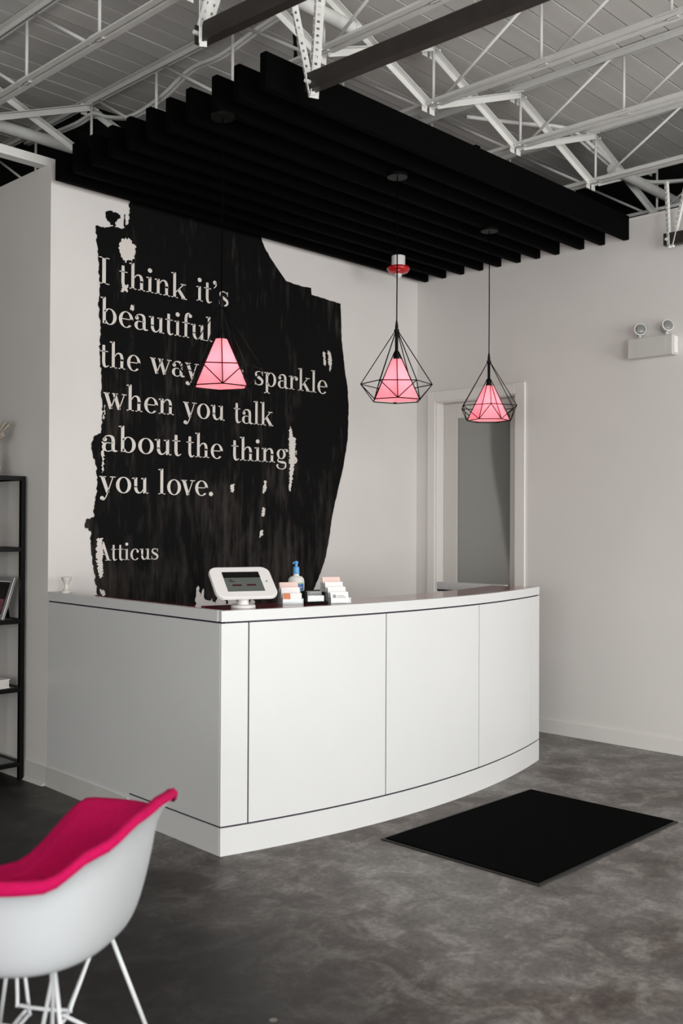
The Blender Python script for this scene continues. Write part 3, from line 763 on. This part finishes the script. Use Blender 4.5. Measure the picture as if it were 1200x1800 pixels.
# ------------------------------------------------------------------ floor mat
mt = thing('floor_mat', 'black entrance mat lying on the concrete before the desk', 'mat', (.585, -2.807, 0))
MB().box(0, 1.227, 0, .856, 0, .006).build('rubber_border', 'rubber', mt, bevel=.003)
MB().box(.014, 1.213, .018, .838, .006, .011).build('pile', 'carpet', mt, bevel=.003)

# ------------------------------------------------------------------ pendant lamps
def pendant(loc, rot, label):
    T = thing('pendant_lamp', label, 'lamp', loc, rot, 'pink caged pendant lamps')
    # loc is the cage apex; local z down is negative
    top = SZ0 - loc[2]
    def hexa(r, z, a0): return [(r * math.cos(math.radians(a0 + 60 * k)), r * math.sin(math.radians(a0 + 60 * k)), z) for k in range(6)]
    mid = hexa(.192, -.283, 0); low = hexa(.138, -.370, 30)
    MB().lathe([(.055, 0), (.055, .012), (.05, .018)], 28, (0, 0, top - .018)).build('ceiling_rose', 'black', T, smooth='auto')
    MB().tube([(0, 0, top - .018), (.0015, 0, top * .5), (0, 0, .055)], .0032, 8).build('cord', 'slat', T, smooth=True)
    MB().lathe([(.004, .06), (.0085, .03), (.009, .012), (.014, .010), (.014, -.004), (.009, -.006), (.0085, -.10), (.013, -.108), (.017, -.135), (.017, -.152), (.012, -.156)], 16).build('stem', 'black', T, smooth='auto')
    cg = MB(); r = .0027
    for k in range(6):
        cg.tube([(0.010 * mid[k][0] / .192, .010 * mid[k][1] / .192, 0), mid[k]], r, 6)
        cg.tube([mid[k], mid[(k + 1) % 6]], r, 6); cg.tube([low[k], low[(k + 1) % 6]], r, 6)
        cg.tube([mid[k], low[k]], r, 6); cg.tube([mid[(k + 1) % 6], low[k]], r, 6)
        cg.tube([(.012 * low[k][0] / .138, .012 * low[k][1] / .138, -.108), low[k]], r, 6)
    cg.build('wire_cage', 'black', T, smooth=True)
    a = hexa(.030, -.150, 30); b = hexa(.129, -.364, 30)
    sh = MB().add(a + b, [(k, k + 6, (k + 1) % 6 + 6, (k + 1) % 6) for k in range(6)])
    sh.build('shade', 'shade', T)
    MB().lathe([(.004, -.155), (.012, -.165), (.022, -.20), (.026, -.225), (.020, -.245), (.006, -.253)], 16).build('bulb', 'bulb', T, smooth=True)
    L = bpy.data.lights.new('pendant_glow', 'POINT'); L.energy = 0.55; L.color = (1, .82, .72); L.shadow_soft_size = .03
    lo = bpy.data.objects.new('pendant_glow', L); col.objects.link(lo); lo.parent = T; lo.location = (0, 0, -.29)
    return T
face = math.atan2(RX.y, RX.x)
pendant((.040, -1.446, 2.447), face + math.radians(10), 'pink caged pendant lamp hanging before the black lettered mural')
pendant((1.191, -1.512, 2.486), face, 'pink caged pendant lamp hanging in the middle before the bare white wall')
pendant((2.348, -1.285, 2.482), face + math.radians(26), 'pink caged pendant lamp hanging before the door frame')

# ------------------------------------------------------------------ alarm, emergency light
al = thing('fire_alarm', 'red and white round alarm strobe fixed under the rear black slats', 'alarm', (2.457, -.43, 3.22))
MB().lathe([(.046, .045), (.048, .055), (.048, .114)], 24).build('mount', 'plastic', al, smooth='auto')
MB().lathe([(.03, -.012), (.065, .0), (.082, .022), (.080, .036), (.05, .046)], 32).build('red_ring', 'red', al, smooth=True)
MB().lathe([(.004, -.044), (.018, -.036), (.026, -.018), (.028, -.004)], 20).build('clear_dome', 'cleardome', al, smooth=True)
for k in range(4):
    a = PI / 4 + k * PI / 2
    MB().box(-.012, .012, -.008, .008, -.004, .012).xf(Matrix.Translation((.055 * math.cos(a), .055 * math.sin(a), .004)) @ Matrix.Rotation(a, 4, 'Z')).build('lens_window', 'cleardome', al)

el = thing('emergency_light', 'white twin head emergency light mounted on the right wall', 'light', (W, -1.99, 2.535))
MB().box(-.075, 0, -.155, .155, 0, .128).build('housing', 'fixture', el, bevel=.006)
MB().box(-.0765, -.075, -.11, .09, .02, .108).build('cover', 'fixture', el)
MB().box(-.06, -.012, -.163, -.155, .01, .118).build('end_cover', 'plastic', el, bevel=.003)
for yy, dv in ((.085, Vector((-.75, -.55, .05))), (-.10, Vector((-.62, -.75, .22)))):
    c = Vector((-.04, yy, .185)); d = dv.normalized(); M = Matrix.Translation(c) @ d.to_track_quat('Z', 'Y').to_matrix().to_4x4()
    hd = MB().lathe([(.015, -.05), (.030, -.035), (.037, -.01), (.040, .014), (.040, .02), (.034, .022)], 24).xf(M).build('lamp_head', 'fixture', el, smooth='auto')
    MB().lathe([(.033, .0), (.032, .004), (.02, .008), (.004, .010)], 20).xf(M @ Matrix.Translation((0, 0, .019))).build('lens', 'lens', hd, smooth=True)
    MB().tube([(-.04, yy, .125), (-.04, yy, .145), (-.034, yy, .16)], .013, 10).build('swivel', 'fixture', el, smooth=True)
MB().box(-.045, -.035, -.005, .005, .126, .131).build('test_button', 'blackmat', el)

# ------------------------------------------------------------------ shell armchair
CH = thing('shell_armchair', 'white shell armchair with magenta upholstery and white wire base', 'chair', (-1.621, -2.776, 0), math.radians(-146.7))
def lerp_tab(t, tab):
    for (a, va), (b, vb) in zip(tab, tab[1:]):
        if t <= b:
            u = (t - a) / (b - a); u = u * u * (3 - 2 * u); return va + (vb - va) * u
    return tab[-1][1]
def rim(th):
    """th 0 = back, pi = front; returns horizontal radius x, y and rim height"""
    a = abs((th + PI) % (2 * PI) - PI)
    z = lerp_tab(a, [(0, .795), (.30, .787), (.70, .742), (1.05, .684), (1.70, .684), (2.30, .505), (PI, .480)])
    ca, sa = math.cos(th), math.sin(th); n = 2.5
    k = (abs(ca) ** n + abs(sa) ** n) ** (-1 / n)
    return .306 * sa * k, (.255 if ca > 0 else .27) * ca * k, z
ZB = .428
def shell_pt(t, th, off=0.0):
    rx, ry, rz = rim(th)
    if t < .5:
        u = t / .5; h = .74 * u; z = ZB + .014 * u ** 2.5
    else:
        u = (t - .5) / .5; h = .74 + .21 * math.sin(u * PI / 2) ** .62; z0 = ZB + .014; z = z0 + (rz - z0) * (1 - math.cos(u * PI / 2)) ** .95
        if u > .82: e = (u - .82) / .18; h += .13 * e * e; z -= .012 * e * e * ((rz - ZB) / .3)
    hr = Vector((rx, ry, 0)).normalized()
    p = Vector((rx * h, ry * h, z))
    # lean the back rearwards as it rises
    p.y += max(0, (z - .45)) * .135
    if off:
        k = max(0, min(1, (t - .35) / .3)); p += hr * (-off * k) + Vector((0, 0, off * (1 - .75 * k)))
    return p
NT, NR = 72, 26
outer = [[shell_pt(i / NR, 2 * PI * j / NT) for j in range(NT)] for i in range(NR + 1)]
sh = MB().grid(outer, wrap=True); o = fixn(sh.build('shell', 'shell', CH, smooth=True))
sm = o.modifiers.new('thick', 'SOLIDIFY'); sm.thickness = .006; sm.offset = 0
rows = [[shell_pt(i / NR, 2 * PI * j / NT, .020) for j in range(NT)] for i in range(NR + 1)]
edge = []
for k, (dz, do) in enumerate(((.012, .012), (.014, -.004), (.004, -.012), (-.012, -.010), (-.020, -.005))):
    r = []
    for j in range(NT):
        th = 2 * PI * j / NT; p = shell_pt(1, th); rx, ry, _ = rim(th); hr = Vector((rx, ry, 0)).normalized(); kk = 1 if dz > 0 else .45 + .55 * (1 - max(0, math.cos(th))); r.append(p - hr * do + Vector((0, 0, dz * kk)))
    edge.append(r)
o = fixn(MB().grid(rows + edge, wrap=True).build('upholstery', 'pink', CH, smooth=True))
wb = MB(); rr = .0055
mts = [(.14, .12), (-.14, .12), (-.14, -.13), (.14, -.13)]; fts = [(.25, .235), (-.25, .235), (-.25, -.24), (.25, -.24)]
for (mx, my), (fx, fy) in zip(mts, fts):
    MB().tube([(mx, my, ZB + .004), (fx, fy, .012)], rr, 10).build('leg', 'wire', CH, smooth=True)
    MB().lathe([(.012, 0), (.014, .004), (.012, .014), (.007, .018)], 14, (fx, fy, 0)).build('foot_glide', 'blackmat', CH, smooth='auto')
zc = .235
for sx in (-1, 1):
    # cross struts: from the mounts down to the inner ring, then out to the feet
    pts = [(sx * .14, .115, ZB), (sx * .055, .075, zc + .02), (sx * .05, .06, zc), (sx * .05, -.06, zc), (sx * .055, -.075, zc + .02), (sx * .14, -.125, ZB)]
    MB().tube(cat_rom(pts, 4), rr * .9, 8).build('strut', 'wire', CH, smooth=True)
    pts = [(.135, sx * .12, ZB), (.075, sx * .055, zc - .01), (.06, sx * .05, zc - .03), (-.06, sx * .05, zc - .03), (-.075, sx * .055, zc - .01), (-.135, sx * .12, ZB)]
    MB().tube(cat_rom(pts, 4), rr * .9, 8).build('strut', 'wire', CH, smooth=True)
for (fx, fy) in fts:
    sx = 1 if fx > 0 else -1; sy = 1 if fy > 0 else -1
    MB().tube([(sx * .05, sy * .05, zc - .012), (fx * .99, fy * .99, .02)], rr * .9, 8).build('strut', 'wire', CH, smooth=True)
for y in (-.13, .12): MB().tube([(-.14, y, ZB - .002), (.14, y, ZB - .002)], rr, 8).build('mount_bar', 'wire', CH, smooth=True)

# ------------------------------------------------------------------ things on the counter
def at_rot(loc, rz): return Matrix.Translation(loc) @ Matrix.Rotation(rz, 4, 'Z')
tb = thing('tablet_kiosk', 'white tablet stand with a tilted dark screen at the desk corner', 'tablet', (.105, -1.535, ZT), math.radians(-22))
MB().lathe([(.056, 0), (.056, .010), (.050, .015)], 32).build('base_plate', 'plastic', tb, smooth='auto')
MB().lathe([(.026, .015), (.026, .085)], 24).build('neck', 'plastic', tb, smooth='auto')
HM = Matrix.Translation((0, .0, .118)) @ Matrix.Rotation(math.radians(38), 4, 'X')
w2, h2 = .29, .205
hp = MB()
def ell(wd, hg, b=.012, n=10):
    """rounded tablet outline with bowed sides"""
    out = []
    for (x, y) in rrect(wd, hg, .038, n):
        out.append((x * (1 + b * 4 * (1 - (2 * y / hg) ** 2) / 4), y * (1 + b * 3 * (1 - (2 * x / wd) ** 2) / 4)))
    return out
o1, o2, o3 = ell(w2, h2), ell(w2 * .985, h2 * .98), ell(w2 * .90, h2 * .86)
hp.grid([[(x, y, -.028) for x, y in o3], [(x, y, -.016) for x, y in o1], [(x, y, -.003) for x, y in o1], [(x, y, 0) for x, y in o2]], wrap=True)
n = len(o1); hp.f.append(tuple(range(3 * n, 4 * n))); hp.f.append(tuple(range(n - 1, -1, -1))); hp.m += [0, 0]
fixn(hp.xf(HM).build('enclosure', 'plastic', tb, smooth='auto'))
def plate(parent, name, x0, x1, y0, y1, z, m, M): return MB().box(x0, x1, y0, y1, z - .0008, z).xf(M).build(name, m, parent)
scn_ = plate(tb, 'screen', -.088, .088, -.066, .066, .0010, 'screen', HM)
plate(scn_, 'screen_header', -.088, .088, .026, .066, .0020, 'screen_dark', HM)
for bx in (-.036, .032): plate(scn_, 'screen_button', bx - .022, bx + .022, -.030, -.020, .0020, 'screen_btn', HM)
for yy, xx in ((.010, -.052), (.001, -.040)): plate(scn_, 'screen_text', -.066, xx, yy - .002, yy + .002, .0020, 'screen_dark', HM)
MB().lathe([(.005, 0), (.004, .0015)], 14).xf(HM @ Matrix.Translation((.112, .0, 0))).build('home_button', 'grey_plastic', tb)

bt = thing('lotion_bottle', 'milky lotion bottle with a blue pump on the desk', 'bottle', (.555, -1.41, ZT), math.radians(-38))
prof = [(.030, 0), (.041, .004), (.043, .02), (.043, .10), (.040, .118), (.030, .130), (.016, .134), (.0145, .138), (.0145, .146)]
bt.scale = (.96, .96, .93)
MB().lathe(prof, 36, sx=1.0, sy=.62).build('bottle_body', 'bottle', bt, smooth='auto')
MB().lathe([(.0165, .144), (.0170, .148), (.0155, .180), (.009, .184)], 24).build('pump_collar', 'blue', bt, smooth='auto')
hdp = MB().lathe([(.007, .180), (.007, .196), (.010, .198), (.011, .208), (.006, .213)], 20)
hdp.tube([(0, 0, .204), (-.012, 0, .204), (-.017, 0, .198)], [.007, .0055, .0045], 10)
hdp.build('pump_head', 'blue', bt, smooth='auto')
def wrap_label(name, a0, a1, z0, z1, m, r=.0436, parent=bt):
    rows = [[(r * math.cos(math.radians(a0 + (a1 - a0) * j / 14)), .62 * r * math.sin(math.radians(a0 + (a1 - a0) * j / 14)) - .0004, z) for j in range(15)] for z in (z0, z1)]
    return MB().grid(rows).build(name, m, parent)
wrap_label('label', 215, 325, .050, .094, 'label_pale'); lbl = wrap_label('label_band', 250, 325, .058, .092, 'label_blue', .0439); wrap_label('label_stripe', 215, 325, .094, .099, 'label_green')
wrap_label('label_foot', 225, 318, .030, .036, 'card_grey')
tcv = bpy.data.curves.new('label_text', 'FONT'); tcv.body = 'Cetaphil'; tcv.size = .0175; tcv.align_x = 'CENTER'; tcv.extrude = .0002
tobj = bpy.data.objects.new('label_text', tcv); col.objects.link(tobj)
dg = bpy.context.evaluated_depsgraph_get(); tme = bpy.data.meshes.new_from_object(tobj.evaluated_get(dg)); bpy.data.objects.remove(tobj)
for v in tme.vertices:
    a = math.radians(272) + v.co.x / .040; v.co = Vector((.0444 * math.cos(a), .62 * .0444 * math.sin(a) - .0006 - v.co.z, .067 + v.co.y))
tme.materials.clear(); tme.materials.append(MT['card'])
to = bpy.data.objects.new('label_text', tme); col.objects.link(to); to.parent = bt

def card(parent, x, y, z, wd, hg, tilt, m, name='card', prints=()):
    M = Matrix.Translation((x, y, z)) @ Matrix.Rotation(math.radians(tilt), 4, 'X')
    o = MB().box(-wd / 2, wd / 2, 0, .005, 0, hg).xf(M).build(name, m, parent)
    for (a, b, c, d, mm) in prints: MB().box(-wd / 2 + a * wd, -wd / 2 + b * wd, -.0006, 0, c * hg, d * hg).xf(M).build('print', mm, o)
    return o
def acrylic_tier(parent, levels, wd, dep, rise):
    for k in range(levels):
        y = k * dep; z = k * rise
        A = MB().box(-wd / 2, wd / 2, y - .003, y, 0, z + .028)                       # front lip
        A.box(-wd / 2, wd / 2, y, y + dep, z, z + .003)
        M = Matrix.Translation((0, y + dep - .008, z)) @ Matrix.Rotation(math.radians(-18), 4, 'X')
        A.add([tuple(M @ Vector(p)) for p in [(-wd / 2, 0, 0), (wd / 2, 0, 0), (wd / 2, 0, .055), (-wd / 2, 0, .055)]], [(0, 1, 2, 3)])
        A.box(-wd / 2 - .003, -wd / 2, y - .003, y + dep, 0, z + .03); A.box(wd / 2, wd / 2 + .003, y - .003, y + dep, 0, z + .03)
        A.build('acrylic_tray', 'acrylic', parent)
c1 = thing('card_holder', 'clear card stand with orange and teal printed cards beside the tablet', 'card holder', (.372, -1.582, ZT), math.radians(-30))
acrylic_tier(c1, 3, .095, .035, .022)
card(c1, 0, .006, .004, .09, .052, -18, 'card', prints=[(.02, .40, .35, 1.0, 'orange'), (.02, .98, 0.0, .32, 'card_teal')])
card(c1, 0, .041, .028, .09, .054, -18, 'card')
card(c1, 0, .076, .050, .09, .054, -18, 'card_pink')
c2h = thing('card_holder', 'black card holder with grey printed cards in front of the lotion bottle', 'card holder', (.494, -1.612, ZT), math.radians(-24))
bk = MB().box(-.058, .058, -.012, .055, 0, .012).box(-.058, -.044, .0, .055, .012, .060).box(.040, .050, .0, .055, .012, .055).box(-.044, .040, .045, .055, .012, .064)
bk.build('tray', 'blackmat', c2h, bevel=.002)
card(c2h, -.002, .012, .012, .080, .050, -14, 'grey_plastic', prints=[(.25, .95, .15, .9, 'card_grey'), (.3, .9, .30, .36, 'pewter'), (.3, .9, .48, .54, 'pewter'), (.3, .9, .66, .72, 'pewter')])
MB().box(-.042, .040, -.004, -.001, .012, .04).build('front_lip', 'acrylic', c2h)
c3h = thing('card_holder', 'tiered clear card stand with white cards, rightmost on the counter', 'card holder', (.590, -1.685, ZT), math.radians(-24))
acrylic_tier(c3h, 4, .098, .036, .022)
for k in range(4):
    card(c3h, 0, .006 + .036 * k, .004 + .022 * k, .092, .054, -18, 'card' if k < 3 else 'card_pink',
         prints=[(.12, .30, .45, .75, 'card_grey'), (.36, .85, .48, .54, 'card_grey'), (.36, .75, .62, .67, 'card_grey')] if k == 0 else ([(.55, .95, .5, 1.0, 'orange')] if k == 3 and False else []))

vs_ = thing('white_vase', 'small pale ceramic candlestick at the wall end of the desk ledge', 'candlestick', (.035, -.135, ZT))
MB().lathe([(.030, 0), (.030, .008), (.018, .016), (.012, .035), (.016, .055), (.026, .072), (.027, .085), (.018, .086)], 24).build('body', 'ceramic', vs_, smooth='auto')

# ------------------------------------------------------------------ bookcase on the left wall
BK = thing('bookcase', 'black metal open bookcase standing along the left wall', 'bookcase', (-.02, .215, 0))
BD, BL, BH = .32, .90, 1.715; pw = .026
for x in (-pw, -BD):
    for y in (0, BL - pw): MB().box(x, x + pw, y, y + pw, 0, BH).build('post', 'black', BK)
LEV = [.10, .520, .905, 1.312, BH]
for z in LEV:
    fr = MB().box(-BD + pw, -pw, 0, pw, z - .024, z).box(-BD + pw, -pw, BL - pw, BL, z - .024, z).box(-pw, 0, pw, BL - pw, z - .024, z).box(-BD, -BD + pw, pw, BL - pw, z - .024, z)
    fr.build('shelf_rail', 'black', BK)
    MB().box(-BD + pw, -pw, pw, BL - pw, z - .012, z - .004).build('shelf_board', 'grey_plastic' if z < BH else 'black', BK)
# picture frame leaning
pfm = thing('photo_frame', 'silver photo frame leaning on the middle bookcase shelf', 'picture frame', (-.150, .355, .9055), math.radians(-84))
PM = Matrix.Rotation(math.radians(-19), 4, 'X')
fr = MB(); fw, fh = .20, .25
fr.box(-fw / 2, -fw / 2 + .025, 0, .018, 0, fh).box(fw / 2 - .025, fw / 2, 0, .018, 0, fh).box(-fw / 2 + .025, fw / 2 - .025, 0, .018, 0, .025).box(-fw / 2 + .025, fw / 2 - .025, 0, .018, fh - .025, fh)
fr.xf(PM).build('frame', 'silver', pfm, bevel=.002)
MB().box(-fw / 2 + .025, fw / 2 - .025, .006, .016, .025, fh - .025).xf(PM).build('mount', 'card', pfm)
MB().box(-fw / 2 + .05, fw / 2 - .03, .004, .006, .03, fh - .03).xf(PM).build('photo', 'photo', pfm)
MB().box(-fw / 2 + .07, fw / 2 - .04, .003, .004, .04, .12).xf(PM).build('photo_figure', 'photo_pink', pfm)
MB().bar((0, .075, .17), (0, .105, .003), .04, .004).build('strut', 'blackmat', pfm)
# book
bo = thing('book', 'white book lying flat on a low bookcase shelf', 'book', (-.20, .30, .5205), math.radians(8))
MB().box(-.10, .10, -.07, .07, 0, .004).box(-.10, .10, -.07, .07, .046, .050).box(-.104, -.10, -.07, .07, 0, .05).build('cover', 'card', bo)
MB().box(-.098, .096, -.067, .066, .004, .046).build('pages', 'paper', bo)
# hexagon ornament
hx = MB(); hr_ = .062
ptsx = [(hr_ * math.cos(PI / 6 + k * PI / 3), 0, hr_ + hr_ * math.sin(PI / 6 + k * PI / 3)) for k in range(6)]
hx.tube(ptsx, .006, 8, closed=True); hx.tube([(p[0] * .6, .03, hr_ + (p[2] - hr_) * .6) for p in ptsx], .004, 8, closed=True)
for p in ptsx: hx.tube([p, (p[0] * .6, .03, hr_ + (p[2] - hr_) * .6)], .004, 6)
ho = hx.build('hexagon_ornament', 'black', smooth=True); ho.location = (-.215, .30, 1.3185); ho.rotation_euler = (0, 0, math.radians(-44))
tag(ho, 'black wire hexagon ornament on the upper bookcase shelf', 'ornament')
# dried grass in a vase
dv = thing('dried_plant', 'pale dried grass in a vase on top of the bookcase', 'plant', (-.150, .36, BH + .0005))
MB().lathe([(.035, 0), (.04, .01), (.045, .05), (.03, .10), (.02, .13), (.024, .14)], 24).build('vase', 'ceramic', dv, smooth='auto')
rr_ = random.Random(4)
for k in range(26):
    a = rr_.uniform(0, 2 * PI); sp = rr_.uniform(.02, .11); h = rr_.uniform(.20, .33)
    tip = Vector((sp * math.cos(a), sp * math.sin(a), h)); p0 = Vector((.005 * math.cos(a), .005 * math.sin(a), .11)); md = (p0 + tip) / 2 + Vector((0, 0, .02)); md.x *= .7; md.y *= .7
    stp = cat_rom([p0, md, tip], 5); n_ = len(stp)
    MB().tube(stp, [.0015 if i < n_ * .55 else .0015 + .009 * math.sin(PI * (i - n_ * .55) / (n_ * .46)) for i in range(n_)], 6).build('stalk', 'dried', dv, smooth=True)
